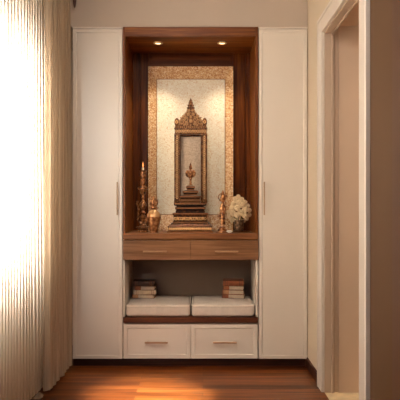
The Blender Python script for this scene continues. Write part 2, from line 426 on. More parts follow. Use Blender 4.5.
DX0, DXM, DX1 = X(123.3), X(190.6), X(258.4)
DZ0, DZ1 = Z(259.7), Z(240.1)
m = MB(); m.box(DX0+.004, DX1-.004, .008, ND+.06, DZ0-.002, LB-.0005); m.build('drawer_box', w_x, alt, bevel=.001)
for a, b, hx0, hx1 in ((DX0, DXM-.001, X(143.5), X(167)), (DXM+.001, DX1, X(215), X(238))):
    m = MB(); m.box(a, b, -.016, .0075, DZ0, DZ1); d = m.build('drawer', w_drawer, alt, bevel=.0015)
    bar_handle(d, hx0, hx1, Z(252.5), Z(249.8), -.016, bronze_h, False)

# bench cabinet under it: open seat recess and two cream drawers
SB0, SB1 = Z(322.6), Z(317.2)
BX0, BX1 = X(123.2), X(257.8)
ben = thing('bench_cabinet', ((BX0+BX1)/2, .22, ZB), 'cream bench unit with open seat recess, wooden seat board and two panelled drawers', 'bench')
BT = DZ0-.0025
m = MB(); m.box(BX0, X(124.6), .006, ND+.03, SB1+.0005, BT); m.build('side_panel', white, ben, bevel=.001)
m = MB(); m.box(X(256), BX1, .006, ND+.03, SB1+.0005, BT); m.build('side_panel', white, ben, bevel=.001)
m = MB(); m.box(X(124.6), X(256), ND, ND+.03, SB1+.0005, BT); m.build('back_panel', shell, ben)
m = MB(); m.box(BX0, BX1, -.010, ND+.03, SB0, SB1); m.build('seat_board', w_seat, ben, bevel=.002)
m = MB(); m.box(BX0, BX1, .0235, ND+.03, ZB, SB0-.0005); m.build('carcass', white, ben)
for a, b, h0, h1 in ((X(123.4), X(190.2), X(145), X(168)), (X(190.9), X(257.7), X(213), X(236.5))):
    m = MB(); m.slab(a, b, Z(358.6), Z(324.2), 0, .022, .026, .005)
    d = m.build('drawer', white, ben, smooth=False)
    bar_handle(d, h0, h1, Z(343.2), Z(340.8), 0, bronze_h, False)

# ------------------------------------------------------------------ mosaic panel behind the shrine
yf, yb = ND-.045, ND-.012      # rim stands forward of the field
ox0, ox1, oz0, oz1 = X(148.2, 4+yf), X(233.2, 4+yf), LT+.001, Z(66.4, 4+yf)
ix0, ix1, iz0, iz1 = X(156.8, 4+yb), X(225.0, 4+yb), Z(214.5, 4+yb), Z(79.2, 4+yb)
pan = thing('mosaic_panel', ((ox0+ox1)/2, ND, LT), 'cream speckled mosaic panel with slanted orange border at back of the altar niche', 'panel')
m = MB(); m.box(ix0-.004, ix1+.004, yb, yb+.008, iz0-.004, iz1+.004); m.build('field', mos_in, pan, smooth=False)
def bord(quad):                     # outer edge pair, inner edge pair -> sloped strip with a back
    (a, b), (c, d) = quad
    m = MB(); A, B, Cc, D = (a[0],yf,a[1]), (b[0],yf,b[1]), (d[0],yb,d[1]), (c[0],yb,c[1])
    A2, B2, C2, D2 = [(p[0], ND-.0025, p[2]) for p in (A,B,Cc,D)]
    m.add([A,B,Cc,D,A2,B2,C2,D2], [(0,1,2,3),(7,6,5,4),(1,0,4,5),(2,1,5,6),(3,2,6,7),(0,3,7,4)])
    return m
for q in ([((ox0,oz1),(ox0,oz0)),((ix0,iz1),(ix0,iz0))], [((ox1,oz0),(ox1,oz1)),((ix1,iz0),(ix1,iz1))],
          [((ox1,oz1),(ox0,oz1)),((ix1,iz1),(ix0,iz1))], [((ox0,oz0),(ox1,oz0)),((ix0,iz0),(ix1,iz0))]):
    bord(q).build('border', mos_bd, pan, smooth=False)
m = MB(); t = .0025
for a, b, c, d in ((ix0-t, ix0+t, iz0, iz1), (ix1-t, ix1+t, iz0, iz1), (ix0-t, ix1+t, iz1-t, iz1+t), (ix0-t, ix1+t, iz0-t, iz0+t)): m.box(a, b, yb-.004, yb+.001, c, d)
m.build('fillet', mos_edge, pan)

# ------------------------------------------------------------------ recessed downlights
for px, lab in ((158, 'round recessed downlight above the candlestick side of the niche'), (222, 'round recessed downlight above the flower side of the niche')):
    d = 4.15; x = X(px, d); y = d-4
    t = thing('downlight', (x, y, NC), lab, 'downlight', 'recessed spotlights in the niche ceiling')
    m = MB(); m.lathe(x, y, [(.020, NC-.001), (.024, NC-.008), (.034, NC-.006), (.034, NC-.0006), (.020, NC-.0006)], 28); m.build('rim', rim_m, t)
    m = MB(); m.lathe(x, y, [(.001, NC-.0068), (.014, NC-.0062), (.0195, NC-.0045), (.0195, NC-.001)], 24); m.build('lens', lens_m, t)

# ------------------------------------------------------------------ the shrine
SC = -0.0925                                  # centre line of the niche
def hw(pxw, d): return pxw * d / F
shr = thing('carved_shrine', (SC, .25, LT), 'carved gilt shrine arch with pointed crown on a broad stepped base', 'shrine')
zz = lambda py, d: Z(py, d)
d1, d2, d3 = 4.05, 4.09, 4.12
# lower plinth
z0 = LT+.0005; z1 = zz(223.3, d1)
m = MB(); yb_ = .385; H = z1-z0; w1 = hw(23, d1)
m.stack(SC, [(w1, .05, yb_, z0), (w1, .05, yb_, z0+H*.18), (w1-.006, .056, yb_-.004, z0+H*.24), (w1-.006, .056, yb_-.004, z0+H*.58), (w1-.002, .052, yb_-.004, z0+H*.64),
             (w1-.006, .056, yb_-.004, z0+H*.72), (w1-.026, .072, yb_-.01, z0+H*.9), (w1-.026, .072, yb_-.01, z1)])
for k in range(21):
    x = SC - w1 + .016 + k*(2*w1-.032)/20
    m.sphere((x, .055, z0+H*.41), .0074, 8, 1, (1, .6, 1.6))
    m.sphere((x+.008 if k < 20 else x, .0555, z0+H*.41), .0042, 6, 1, (.8, .8, 2.4))
m.box(SC-w1-.002, SC+w1+.002, .048, yb_, z0+H*.02, z0+H*.14, 2); m.box(SC-w1+.004, SC+w1-.004, .0545, .38, z0+H*.66, z0+H*.71, 2)
m.build('plinth', [gold_dk, relief, gold_lip], shr)
# carved block
za = z1; zb = zz(213, d2); H = zb-za; w2 = hw(17.5, d2)
m = MB()
m.stack(SC, [(w2, .085, .37, za), (w2, .085, .37, za+H*.13), (w2-.006, .091, .366, za+H*.2), (w2-.006, .091, .366, za+H*.74), (w2, .085, .37, za+H*.8), (w2, .085, .37, zb)])
for k in range(5):
    x = SC + (k-2)*.046; zc = za+H*.47
    m.sphere((x, .090, zc), .0105, 10, 1, (1, .5, 1))
    for sg in (-1, 1): m.scroll((x+sg*.0145, .0885, zc), .0135, .0036, sg, 1.3, PI if sg > 0 else 0, 1)
m.box(SC-w2-.0015, SC+w2+.0015, .0835, .371, za+H*.02, za+H*.1, 2); m.box(SC-w2-.0015, SC+w2+.0015, .0835, .371, zb-H*.12, zb-H*.02, 2)
m.build('carved_block', [gold_dk, relief, gold_lip], shr)
# waist and cornice
zc0 = zb; zc1 = zz(203, d3); H = zc1-zc0; w3 = hw(16.2, d3)
m = MB()
m.stack(SC, [(w3-.012, .11, .36, zc0), (w3-.012, .11, .36, zc0+H*.22), (w3-.020, .116, .355, zc0+H*.3), (w3-.008, .108, .36, zc0+H*.36), (w3-.008, .108, .36, zc0+H*.58),
             (w3-.02, .116, .355, zc0+H*.62), (w3-.02, .116, .355, zc0+H*.68), (w3, .1, .365, zc0+H*.76), (w3, .1, .365, zc1)])
for k in range(24): m.sphere((SC-w3+.012+k*(2*w3-.024)/23, .101, zc0+H*.88), .0032, 6, 1)
m.box(SC-w3-.002, SC+w3+.002, .098, .366, zc1-H*.1, zc1-H*.02, 2); m.box(SC-w3+.007, SC+w3-.007, .107, .361, zc0+H*.42, zc0+H*.54, 2)
m.build('cornice', [gold_tier, relief, gold_lip], shr)
# arch
da = 4.27; ya = .27
pz0 = zc1; pz1 = zz(134.6, da); lz1 = zz(128.2, da)
pw = hw(4.6, da); ow = hw(15.9, da)
for sg in (-1, 1):
    m = MB(); xc = SC + sg*(ow-pw/2)
    m.box(xc-pw/2, xc+pw/2, ya-.012, ya+.045, pz0, pz1)
    for e in (-1, 1): m.box(xc+e*pw/2-.0035, xc+e*pw/2+.0035, ya-.017, ya+.03, pz0, pz1)
    m.box(xc-pw/2-.005, xc+pw/2+.005, ya-.02, ya+.045, pz0, pz0+.022)
    n = 30
    for k in range(n):
        z = pz0+.036 + k*(pz1-pz0-.05)/(n-1)
        m.sphere((xc, ya-.012, z), .0072, 8, 1, (1, .55, .85))
        if k < n-1:
            zm = z + .5*(pz1-pz0-.05)/(n-1)
            for e in (-1, 1): m.sphere((xc+e*.0085, ya-.012, zm), .003, 6, 1)
    m.build('post', [gold, relief], shr)
m = MB()
m.box(SC-ow-.004, SC+ow+.004, ya-.018, ya+.045, pz1, pz1+.006); m.box(SC-ow, SC+ow, ya-.012, ya+.045, pz1+.006, lz1-.006); m.box(SC-ow-.005, SC+ow+.005, ya-.02, ya+.045, lz1-.006, lz1)
zc = (pz1+lz1)/2
for k in range(13):
    x = SC + (k-6)*(2*ow-.03)/12
    m.ring((x, ya-.0125, zc), .0088, .0024, 12, 1); m.sphere((x, ya-.012, zc), .0032, 6, 1)
m.build('lintel', [gold, relief], shr)
m = MB(); m.box(SC-ow+pw-.004, SC+ow-pw+.004, ya+.03, ya+.044, pz0, pz1+.004); m.build('back_panel', niche_grey, shr)
m = MB(); q = SC-ow+pw; q2 = SC+ow-pw
m.box(q, q+.010, ya+.012, ya+.029, pz0, pz1); m.box(q2-.010, q2, ya+.012, ya+.029, pz0, pz1); m.box(q+.010, q2-.010, ya+.012, ya+.029, pz1-.012, pz1)
m.build('inner_frame', gold_dk, shr, bevel=.001)
# crown (pediment) silhouette, half profile in pixels from the centre line
half = [(15.0,128.2),(15.0,126.2),(13.2,125.4),(12.8,123.6),(11.6,122.2),(11.4,120.6),(9.9,119.8),(10.2,117.6),(8.6,117.2),(8.0,115.6),(6.4,115.0),(5.6,113.2),(4.4,112.2),(3.6,110.2),(3.0,108.4)]
right = [(SC+hw(a, da), zz(b, da)) for a, b in half]; left = [(2*SC-x, z) for x, z in reversed(right)]
m = MB(); m.prism([p for p in left[::-1]][::-1] + [] + right[::-1][::-1] if False else left[::-1] + right[::-1], ya-.004, ya+.03)
m.v = m.v
cz = zz(120.5, da)
m.box(SC-ow, SC+ow, ya-.014, ya+.04, lz1+.0003, lz1+.012)
for sg in (-1, 1):
    for bx, by, R in ((9.0, 122.0, 3.0), (4.4, 119.6, 2.7), (3.9, 123.9, 1.9), (6.4, 116.4, 1.7), (2.2, 114.4, 1.6), (12.3, 124.6, 1.4), (1.6, 110.8, 1.1)):
        m.scroll((SC+sg*hw(bx, da), ya-.006, zz(by, da)), hw(R, da), hw(.46, da), -sg, 1.5, PI/2+sg*.6, 1)
    for i in range(len(right)-1):
        x, z = right[i]; m.sphere((x if sg > 0 else 2*SC-x, ya+.002, z), .0052, 7, 0, (1, 1, 1))
    edge = [(x if sg > 0 else 2*SC-x, ya-.006, z-.004) for x, z in right[2:]]
    m.tube(edge, .003, 6, 1)
    m.sphere((SC+sg*hw(6.6, da), ya-.006, zz(125.2, da)), .006, 8, 1, (1.4, .6, 1))
for k in range(15): m.sphere((SC+(k-7)*(2*ow-.02)/14, ya-.014, lz1+.0065), .0045, 7, 1)
m.sphere((SC, ya-.006, zz(121.2, da)), .012, 10, 1, (1, .5, 1.2)); m.sphere((SC, ya-.006, zz(116.8, da)), .008, 10, 1, (1, .5, 1.5)); m.sphere((SC, ya-.006, zz(125.2, da)), .006, 8, 1)
crown = m.build('crown', [gold, gold_hi], shr)
m = MB()
prof = [(3.1,109),(3.6,107.9),(3.7,107.2),(2.7,106.6),(2.5,106),(3.0,105.2),(2.9,104.5),(2.0,104),(1.9,103.4),(2.3,102.8),(2.0,102),(1.3,101.5),(1.5,100.9),(1.4,100.2),(.8,99.6),(.8,99.1),(.5,98.4),(.05,97.6)]
m.lathe(SC, ya+.013, [(hw(a, da), zz(b, da)) for a, b in prof], 18, 0, 6, .1); m.build('spire', gold, crown)
for sg in (-1, 1):
    m = MB()
    prof = [(1.6,128.2),(1.9,127.2),(1.5,126.4),(1.8,125.6),(2.4,123.4),(2.4,121.4),(1.9,119.6),(1.1,118.4),(.3,117.8)]
    xk = SC+sg*hw(13.9, da)
    m.lathe(xk, ya-.004, [(hw(a, da), zz(b, da)) for a, b in prof], 16, 0); m.ring((xk, ya-.022, zz(122.4, da)), .009, .0028, 12, 1)
    m.build('knob', [gold, relief], crown)

# ------------------------------------------------------------------ stepped pedestal with small figure
dp = 4.2; yc = .21
def tier(m, w, zlo, zhi, w_up):
    H = zhi-zlo; hy = lambda v: (yc-min(v, .085), yc+min(v, .085))
    for_p = [(w-.006, zlo), (w-.006, zlo+H*.3), (w, zlo+H*.42), (w, zlo+H*.8), (w-.004, zlo+H*.88), (w_up, zhi)]
    m.stack(SC, [(a, yc-min(a,.085), yc+min(a,.085), z) for a, z in for_p])
    hy = min(w+.002, .087); m.box(SC-w-.002, SC+w+.002, yc-hy, yc+hy, zlo+H*.5, zlo+H*.78, 1)
    hy = min(w-.004, .082); m.box(SC-w+.0045, SC+w-.0045, yc-hy-.003, yc+hy, zlo, zlo+H*.16, 1)
ped = thing('stepped_pedestal', (SC, yc, zc1), 'small dark stepped pedestal inside the shrine arch under the figurine', 'pedestal')
lev = [(10.6, 203.1), (10.2, 199.9), (7.6, 195.2), (4.3, 190.2), (2.4, 185.6)]
for i in range(4):
    m = MB(); zl = zz(lev[i][1], dp) if i else zc1+.0005; zh = zz(lev[i+1][1], dp)
    tier(m, hw(lev[i][0], dp), zl, zh, hw(lev[i+1][0]*.92, dp)); m.build('tier', [gold_tier, gold_lip], ped, bevel=.001)
ptop = zz(185.6, dp)
m = MB()
prof = [(2.4,185.4),(2.3,184.8),(1.2,184.2),(1.0,182.6),(1.6,182),(1.0,181.4),(1.0,180),(1.5,178.6),(3.2,176.4),(3.9,174),(3.4,171.8),(1.9,170.6),(1.0,170.1),(1.0,169.7),(1.6,169.0),(1.75,168.0),(1.4,167.1),(1.7,166.6),(1.3,165.9),(.9,165),(.95,164.5),(.5,163.6),(.05,162.6)]
m.lathe(SC, yc, [(hw(a, dp), zz(b, dp)+.001) for a, b in prof], 18)
for sg in (-1, 1):           # bent arms
    P = [(1.8,171.0),(3.3,171.5),(4.1,173.2),(3.7,175.2),(2.6,176.4),(1.4,176.4)]
    m.tube([(SC+sg*hw(a, dp), yc-.006, zz(b, dp)) for a, b in P], [.010,.0105,.010,.0095,.0085,.007], 8)
    m.sphere((SC+sg*hw(4.0, dp), yc-.005, zz(173.2, dp)), .0095, 8)
    m.sphere((SC+sg*hw(3.6, dp), yc, zz(170.9, dp)), .006, 8)
tag(m.build('figurine', brz, origin=(SC, yc, ptop)), 'tiny bronze figurine with bent arms and pointed crown standing inside the shrine arch', 'figurine')

# ------------------------------------------------------------------ candlestick, candle, urn, statuette
dc = 4.19; yc_ = .19; xc = X(143.0, dc)
cs = thing('candlestick', (xc, yc_, LT), 'tall ornate bronze candlestick holding a burning candle in the dark niche corner', 'candlestick')
L = lambda pr, d: [(hw(a, d), zz(b, d)) for a, b in pr]
zf = lambda d: 205 + (CH-LT)*F/d            # pixel row of the ledge at depth d
m = MB()
m.lathe(xc, yc_, [(hw(5.4,dc), LT+.0005), (hw(5.4,dc), LT+.012), (hw(4.2,dc), LT+.016), (hw(4.4,dc), LT+.026), (hw(7.2,dc), LT+.03), (hw(7.2,dc), LT+.037), (hw(4.2,dc), LT+.042), (hw(3.2,dc), LT+.052)], 24)
for k in range(4):
    a = PI/4+k*PI/2; m.sphere((xc+.036*math.cos(a), yc_+.036*math.sin(a), LT+.009), .009, 8)
m.build('base', brz, cs)
m = MB()
m.lathe(xc, yc_, L([(3.2,224.5),(2.2,223),(1.6,221.5),(2.4,219.5),(3.3,217.6),(2.4,215.6),(1.5,214.6),(2.4,213.4),(2.6,212.4),(1.5,211.4),(1.3,209.8),(2.4,208),(3.5,205.6),(3.3,203.8),(2.0,201.6),(1.3,200.4),(1.2,198.8),(1.8,197.8),(1.2,196.8),(1.4,195.2),(2.6,193.6),(3.4,191.2),(3.6,189.8)], dc), 20)
m.build('stem', brz, cs)
m = MB()                                     # ornamental scroll bracket along the stem
for P in ([(-1.2,223),(-3.6,222),(-5.0,219.6),(-4.6,217),(-3.4,216)], [(-3.8,216.4),(-4.9,213),(-4.2,210),(-4.8,206.4),(-6.0,203.8),(-5.6,201.4),(-4.4,201.6)],
          [(1.2,223),(3.2,222.2),(3.9,220),(3.2,218)]):
    m.tube([(xc+hw(a,dc), yc_-.008, zz(b,dc)) for a, b in P], [.0085]+[.0072]*(len(P)-2)+[.005], 8)
for a, b, r in ((-4.6,217,.010), (-4.2,209.5,.010), (-5.6,202.6,.009), (3.6,220,.009)): m.sphere((xc+hw(a,dc), yc_-.008, zz(b,dc)), r, 8)
m.build('scroll_bracket', brz, cs)
m = MB(); m.lathe(xc, yc_, L([(3.4,190),(5.2,189.2),(5.4,188.2),(5.2,187.2),(2.4,186.6),(2.2,186),(2.9,184.6),(3.1,182),(2.6,180.6),(3.0,179.6),(3.3,176),(3.5,172.4),(3.2,171.9),(3.8,171.4),(3.9,170.6),(3.4,170.2)], dc), 22); m.build('cup', brz, cs)
cd = thing('candle', (xc, yc_, zz(170.2, dc)), 'short lit candle with small orange flame on top of the candlestick', 'candle')
m = MB(); m.lathe(xc, yc_, L([(1.1,170.1),(1.1,168.0),(.9,167.4),(.15,167.3)], dc), 14); m.build('wax_stick', wax, cd)
m = MB(); m.lathe(xc, yc_, L([(.1,167.25),(.6,166.2),(.7,165.2),(.45,163.8),(.2,162.6),(.02,161.6)], dc), 14); m.build('flame', flame_m, cd)

du = 4.075; yu = .075; xu = X(153.8, du)
ur = thing('lidded_urn', (xu, yu, LT), 'golden bellied urn with leafy pointed lid beside the candlestick', 'urn')
zb_ = zf(du)
m = MB(); m.lathe(xu, yu, L([(3.9,zb_-.1),(4.2,zb_-.6),(3.9,zb_-1.2),(4.8,227),(5.9,223.5),(6.7,219.5),(6.9,216.6)], du), 28, 0, 14, .015); m.build('body', urn_m, ur)
m = MB(); m.lathe(xu, yu, L([(6.95,216.5),(6.6,214.6),(5.6,212.6),(4.1,210.9),(3.0,209.9),(2.6,209.3)], du), 28); m.build('shoulder', urn_hi, ur)
m = MB(); m.lathe(xu, yu, L([(2.6,209.35),(3.3,208.6),(3.5,207.8),(3.2,206.9),(2.2,206.4),(2.2,206)], du), 24)
for sg in (-1, 1): m.ring((xu+sg*hw(3.7, du), yu, zz(207.9, du)), .006, .0022, 12)
m.build('neck', urn_m, ur)
m = MB(); m.lathe(xu, yu, L([(2.2,206.05),(3.2,205),(3.5,203.2),(3.1,201),(2.1,199),(1.2,197.6),(1.0,196.8),(.5,196),(.05,195.2)], du), 20)
lid = m.build('lid', urn_m, ur)
m = MB()
for k in range(8):
    a = 2*PI*k/8; r0, r1 = hw(2.4, du), hw(4.3, du)
    P = [(r0, zz(206,du)), (r0+.008, zz(204,du)), (r1-.004, zz(201.4,du)), (r1, zz(198.6,du))]
    m.tube([(xu+r*math.cos(a), yu+r*math.sin(a), z) for r, z in P], [.004,.0065,.0045,.0008], 6)
m.build('leaf_collar', brz, lid)

ds = 4.11; ys = .11; xs = X(222.8, ds)
st = thing('statuette', (xs, ys, LT), 'slender bronze statuette with ringed head standing between shrine and flowers', 'statuette')
m = MB()
m.lathe(xs-.004, ys, [(hw(7.0,ds), LT+.0005), (hw(7.0,ds), LT+.009), (hw(5.0,ds), LT+.012), (hw(4.8,ds), LT+.022), (hw(3.4,ds), LT+.03), (hw(3.6,ds), LT+.036), (hw(2.2,ds), LT+.044)], 24); m.build('base', brz, st)
m = MB()
m.lathe(xs, ys, [(hw(a*1.22,ds), zz(b,ds)) for a, b in ((2.2,224.6),(1.9,222),(2.1,218),(1.9,214.5),(1.5,212),(1.9,208.5),(2.1,205.6),(1.3,203.4),(1.0,202.2),(1.7,201),(2.3,199.3),(2.2,197.4),(1.6,195.6),(1.8,194.9),(1.1,193.6),(1.2,192.6),(.6,191.2),(.05,189.8))], 18)
for P in ([(1.6,206.2),(2.4,208),(1.4,211.6)], [(-1.4,206.4),(-2.2,209),(-2.6,213),(-3.7,216),(-3.2,219),(-1.4,219.6)]):
    m.tube([(xs+hw(a,ds), ys-.008, zz(b,ds)) for a, b in P], [.008,.0075]+[.0065]*(len(P)-2), 8)
m.sphere((xs+hw(-3.3,ds), ys-.008, zz(216.4,ds)), .011, 8)
m.build('body', brz, st)
m = MB(); m.ring((xs-.008, ys+.004, zz(197,ds)), hw(3.3,ds), .004, 20); m.sphere((xs+hw(3.4,ds), ys+.004, zz(196,ds)), .009, 8); m.sphere((xs-hw(2.6,ds), ys, zz(200.4,ds)), .008, 8)
m.build('halo_ring', brz, st)

# ------------------------------------------------------------------ flowers
df = 4.12; yv = .13; xv = X(239.0, df)
tr = thing('saucer', (X(241, df), yv, LT), 'dark wooden saucer under the flower vase', 'saucer')
m = MB(); m.lathe(X(241, df), yv, [(.045, LT+.0005), (.058, LT+.003), (.07, LT+.009), (.068, LT+.0095), (.055, LT+.005), (.001, LT+.005)], 32); m.build('dish', w_x, tr)
va = thing('flower_vase', (xv, yv, LT+.0055), 'small fluted pewter vase holding the ivory flowers', 'vase')
vz = LT+.0055
m = MB(); m.lathe(xv, yv, [(.033, vz), (.035, vz+.006), (.030, vz+.012), (.034, vz+.03), (.037, vz+.055), (.034, vz+.075), (.036, vz+.084), (.033, vz+.084), (.030, vz+.07), (.028, vz+.03), (.001, vz+.02)], 36, 0, 12, .03)
m.build('body', vase_m, va)
bo = thing('flower_bouquet', (xv, yv, vz+.08), 'full rounded bunch of ivory ruffled blossoms in the pewter vase', 'flowers')
m = MB()
for k in range(7):
    a = 2*PI*k/7; m.tube([(xv+.010*math.cos(a), yv+.010*math.sin(a), vz+.025), (xv+.016*math.cos(a), yv+.016*math.sin(a), vz+.085), (xv+.05*math.cos(a), yv+.03*math.sin(a), vz+.13)], .0025, 6)
m.build('stems', stem_m, bo)
spots = []
outline = [(228.6,212,1.9),(229.2,217,1.9),(232,221,1.7),(231.6,207.5,2.2),(234,203,2.4),(235.2,198.6,2.2),(238.4,196.8,2.2),(242,199.4,2.3),(245,202.4,2.3),(247.6,206,2.4),(249.4,210.4,2.2),(249.2,215,2.2),(247,218.6,2.1),(244,221,1.9),(240,219.8,2.2),(236,220.6,2.3),(229.2,215,2.3),(232.6,219.4,2.4),(231,210.4,2.3),(242.4,221.4,1.8),
           (233,213,2.7),(237,208,2.9),(241.5,205,2.8),(244.6,210,2.9),(240.4,212.6,3.0),(236.4,215,2.6),(244.6,215.6,2.6),(238.6,202.4,2.5)]
for k, (a, b, r) in enumerate(outline):
    edge = k < 20
    spots.append((X(a, df), yv+(.012 if edge else -.032)+random.uniform(-.012, .012), zz(b, df), hw(r, df)))
for k in range(8):
    a = 2*PI*k/8; spots.append((xv+.05*math.cos(a), yv+.045+.02*math.sin(a), zz(209, df)+.05*math.sin(a), .02))
for (x, y, z, r) in spots:
    m = MB()
    m.sphere((x, y, z), r*.5, 8)
    for k in range(34):                        # ruffled petals around the heart
        t = math.acos(1-2*(k+.5)/34); a = k*2.39996+x*50
        n = Vector((math.sin(t)*math.cos(a), math.sin(t)*math.sin(a), math.cos(t)))
        u = n.orthogonal().normalized(); w = n.cross(u)
        c = Vector((x, y, z)) + n*r*.55; s_ = r*.48
        tilt = random.uniform(-.5, .5)
        tip = c + n*r*.5 + (u*math.cos(k)+w*math.sin(k))*r*.25*tilt
        vs = [c-u*s_*.5, c+w*s_*.5, c+u*s_*.5, c-w*s_*.5, tip+u*s_*.8+w*s_*.25, tip+w*s_*.8-u*s_*.2, tip-u*s_*.8-w*s_*.25, tip-w*s_*.8+u*s_*.2, c+n*r*.3]
        m.add(vs, [(0,1,5,6),(1,2,4,5),(2,3,7,4),(3,0,6,7),(4,7,8),(5,4,8),(6,5,8),(7,6,8)])
    m.build('blossom', petal_m, bo, angle=60)
# fallen petal on the front of the ledge
m = MB(); xp = X(229.4, 4.03); P = []
for i in range(7):
    for j in range(5):
        u = i/6-.5; v = j/4-.5; wv = math.cos(u*PI)**.6 if abs(u) < .5 else .05
        P.append((xp+u*.046, .024+v*.03*wv, LT+.0008+.03*(u*u*1.6+abs(v)*1.3*wv)))
m.add(P, [(i*5+j, (i+1)*5+j, (i+1)*5+j+1, i*5+j+1) for i in range(6) for j in range(4)])
o = m.build('petal', white_p, origin=(xp, .028, LT)); tag(o, 'single white curled petal lying on the ledge in front of the statuette and vase', 'petal')
sm = o.modifiers.new('solid', 'SOLIDIFY'); sm.thickness = .0012; sm.offset = 1

# ------------------------------------------------------------------ cushions and books
def rounded(m, x0, x1, y0, y1, z0, z1, r, dome=0.0, n=12, mi=0):
    cx, cy, cz = (x0+x1)/2, (y0+y1)/2, (z0+z1)/2; hx, hy, hz = (x1-x0)/2, (y1-y0)/2, (z1-z0)/2
    def mp(a, b, c):
        p = Vector((a*hx, b*hy, c*hz)); q = Vector((max(-hx+r, min(hx-r, p.x)), max(-hy+r, min(hy-r, p.y)), max(-hz+r, min(hz-r, p.z))))
        d = p-q
        if d.length > 1e-9: p = q + d.normalized()*r
        u, v = p.x/hx, p.y/hy
        if p.z > 0: p.z += dome*(1-u**4)*(1-v**4) + .0016*noise.noise(Vector((p.x*14+cx*9, p.y*14, 2)))
        return (p.x+cx, p.y+cy, p.z+cz)
    # sample positions denser towards the rounded edges
    def ax(h):
        inner = [-1+2*r/h*0.5*0 + t for t in ()]
        e = [-1, -1+.13*r/h, -1+.35*r/h, -1+.65*r/h, -1+r/h]
        mid = [(-1+r/h) + (2-2*r/h)*k/n for k in range(1, n)]
        return e + mid + [-q for q in reversed(e)]
    A, B, G = ax(hx), ax(hy), ax(hz)
    def face(us, vs, f, flip):
        V = [f(u, v) for u in us for v in vs]; nv = len(vs); Fs = []
        for i in range(len(us)-1):
            for j in range(nv-1):
                q = (i*nv+j, (i+1)*nv+j, (i+1)*nv+j+1, i*nv+j+1)
                Fs.append(tuple(reversed(q)) if flip else q)
        m.add(V, Fs, mi)
    face(A, B, lambda u, v: mp(u, v, 1), False); face(A, B, lambda u, v: mp(u, v, -1), True)
    face(A, G, lambda u, v: mp(u, -1, v), False); face(A, G, lambda u, v: mp(u, 1, v), True)
    face(B, G, lambda u, v: mp(1, u, v), False); face(B, G, lambda u, v: mp(-1, u, v), True)
CZ0 = SB1+.0008; CZ1 = Z(305.2)
for a, b, lab in ((X(125.3), X(190.3), 'beige box seat cushion on the bench at the curtain end'), (X(191.2), X(254.6), 'beige box seat cushion on the bench at the doorway end')):
    c = thing('seat_cushion', ((a+b)/2, .22, CZ0), lab, 'cushion', 'beige cushions side by side on the bench')
    m = MB(); rounded(m, a+.002, b-.002, .004, ND-.012, CZ0, CZ1, .022, .009); o = m.build('cover', cush, c, angle=80)
    m = MB(); z = CZ1-.0095; e = .0035; r = .022
    pts = []
    x0, x1, y0, y1 = a+e+.001, b-e-.001, .004+e-.002, ND-.012-e+.002
    for cx, cy, s0 in ((x0+r, y0+r, PI), (x1-r, y0+r, 1.5*PI), (x1-r, y1-r, 0), (x0+r, y1-r, .5*PI)):
        for k in range(6): pts.append((cx+r*math.cos(s0+k*PI/10), cy+r*math.sin(s0+k*PI/10), z+.003))
    m.tube(pts, .0042, 8, 0, closed=True); m.build('piping', pipe_m, c)
ctop = CZ1+.0085
def book(x0, x1, yfr, dep, z0, z1, rot, cover, style, label, group):
    """style: spine = bound edge faces out, pages = page edge faces out with the bound edge on the left"""
    w = x1-x0; cx, cy = (x0+x1)/2, yfr+dep/2; h = z1-z0; t = .0028
    o = thing('book', (cx, cy, z0), label, 'book', group); o.rotation_euler[2] = rot
    o['_o'] = [0, 0, 0]
    m = MB(); hx, hy = w/2, dep/2
    m.box(-hx, hx, -hy, hy, 0, t); m.box(-hx, hx, -hy, hy, h-t, h)
    if style == 'spine':
        arc = [(-hy - .004*math.cos(q), h/2 + (h/2)*math.sin(q)) for q in [(-.5+k/8)*PI for k in range(9)]]
        vs = [(-hx, y, z) for y, z in arc] + [(hx, y, z) for y, z in arc] + [(-hx, -hy+t, z) for y, z in arc] + [(hx, -hy+t, z) for y, z in arc]
        fs = []
        for k in range(8): fs += [(k, 9+k, 10+k, 1+k), (19+k, 28+k, 27+k, 18+k), (k, k+1, 19+k, 18+k), (9+k+1, 9+k, 27+k, 28+k)]
        m.add(vs, fs)
        for q in (-.62, -.5, .5, .62): m.box(q*w/2*1.2-.0012, q*w/2*1.2+.0012, -hy-.0052, -hy, .001, h-.001, 1)
    else:
        arc = [(-hx - .004*math.cos(q), h/2 + (h/2)*math.sin(q)) for q in [(-.5+k/8)*PI for k in range(9)]]
        m.box(-hx-.003, -hx+.0035, -hy, hy, t*.5, h-t*.5)
        m.box(-hx+.0035, -hx+.046, -hy-.0006, -hy+.01, t, h-t, 1)
    cov = m.build('cover', cover, o, bevel=.0006)
    m = MB()
    if style == 'spine': m.box(-hx+.004, hx-.004, -hy+.004, hy-.004, t+.0002, h-t-.0002)
    else: m.box(-hx+.005, hx-.004, -hy+.0035, hy-.004, t+.0002, h-t-.0002)
    m.build('pages', page_m, o)
def stackbooks(rows, yfr, grp):
    z = ctop
    for (a, b, hpx, rot, cover, style, lab) in reversed(rows):
        d = 4+yfr; h = hpx*d/F
        book(X(a, d), X(b, d), yfr+random.uniform(-.004, .004), .115, z+.0003, z+h, rot, cover, style, lab, grp); z += h
G1, G2 = 'books stacked on the cushion at the curtain end', 'books stacked on the cushion at the doorway end'
stackbooks([(132.6,154.2,5.0,.02,[bk[0],bk[1]],'spine','dark brown book topmost of the stack at the curtain end'),
            (135,155,4.2,-.03,[bk[3],bk[1]],'pages','book with cream page edges second from top at the curtain end'),
            (133.4,156,4.4,.015,[bk[4],bk[1]],'spine','cream and rust spined book third from top at the curtain end'),
            (132.4,154.4,3.8,-.05,[bk[3],bk[2]],'pages','brown bound book lying lowest in the stack at the curtain end')], .235, G1)
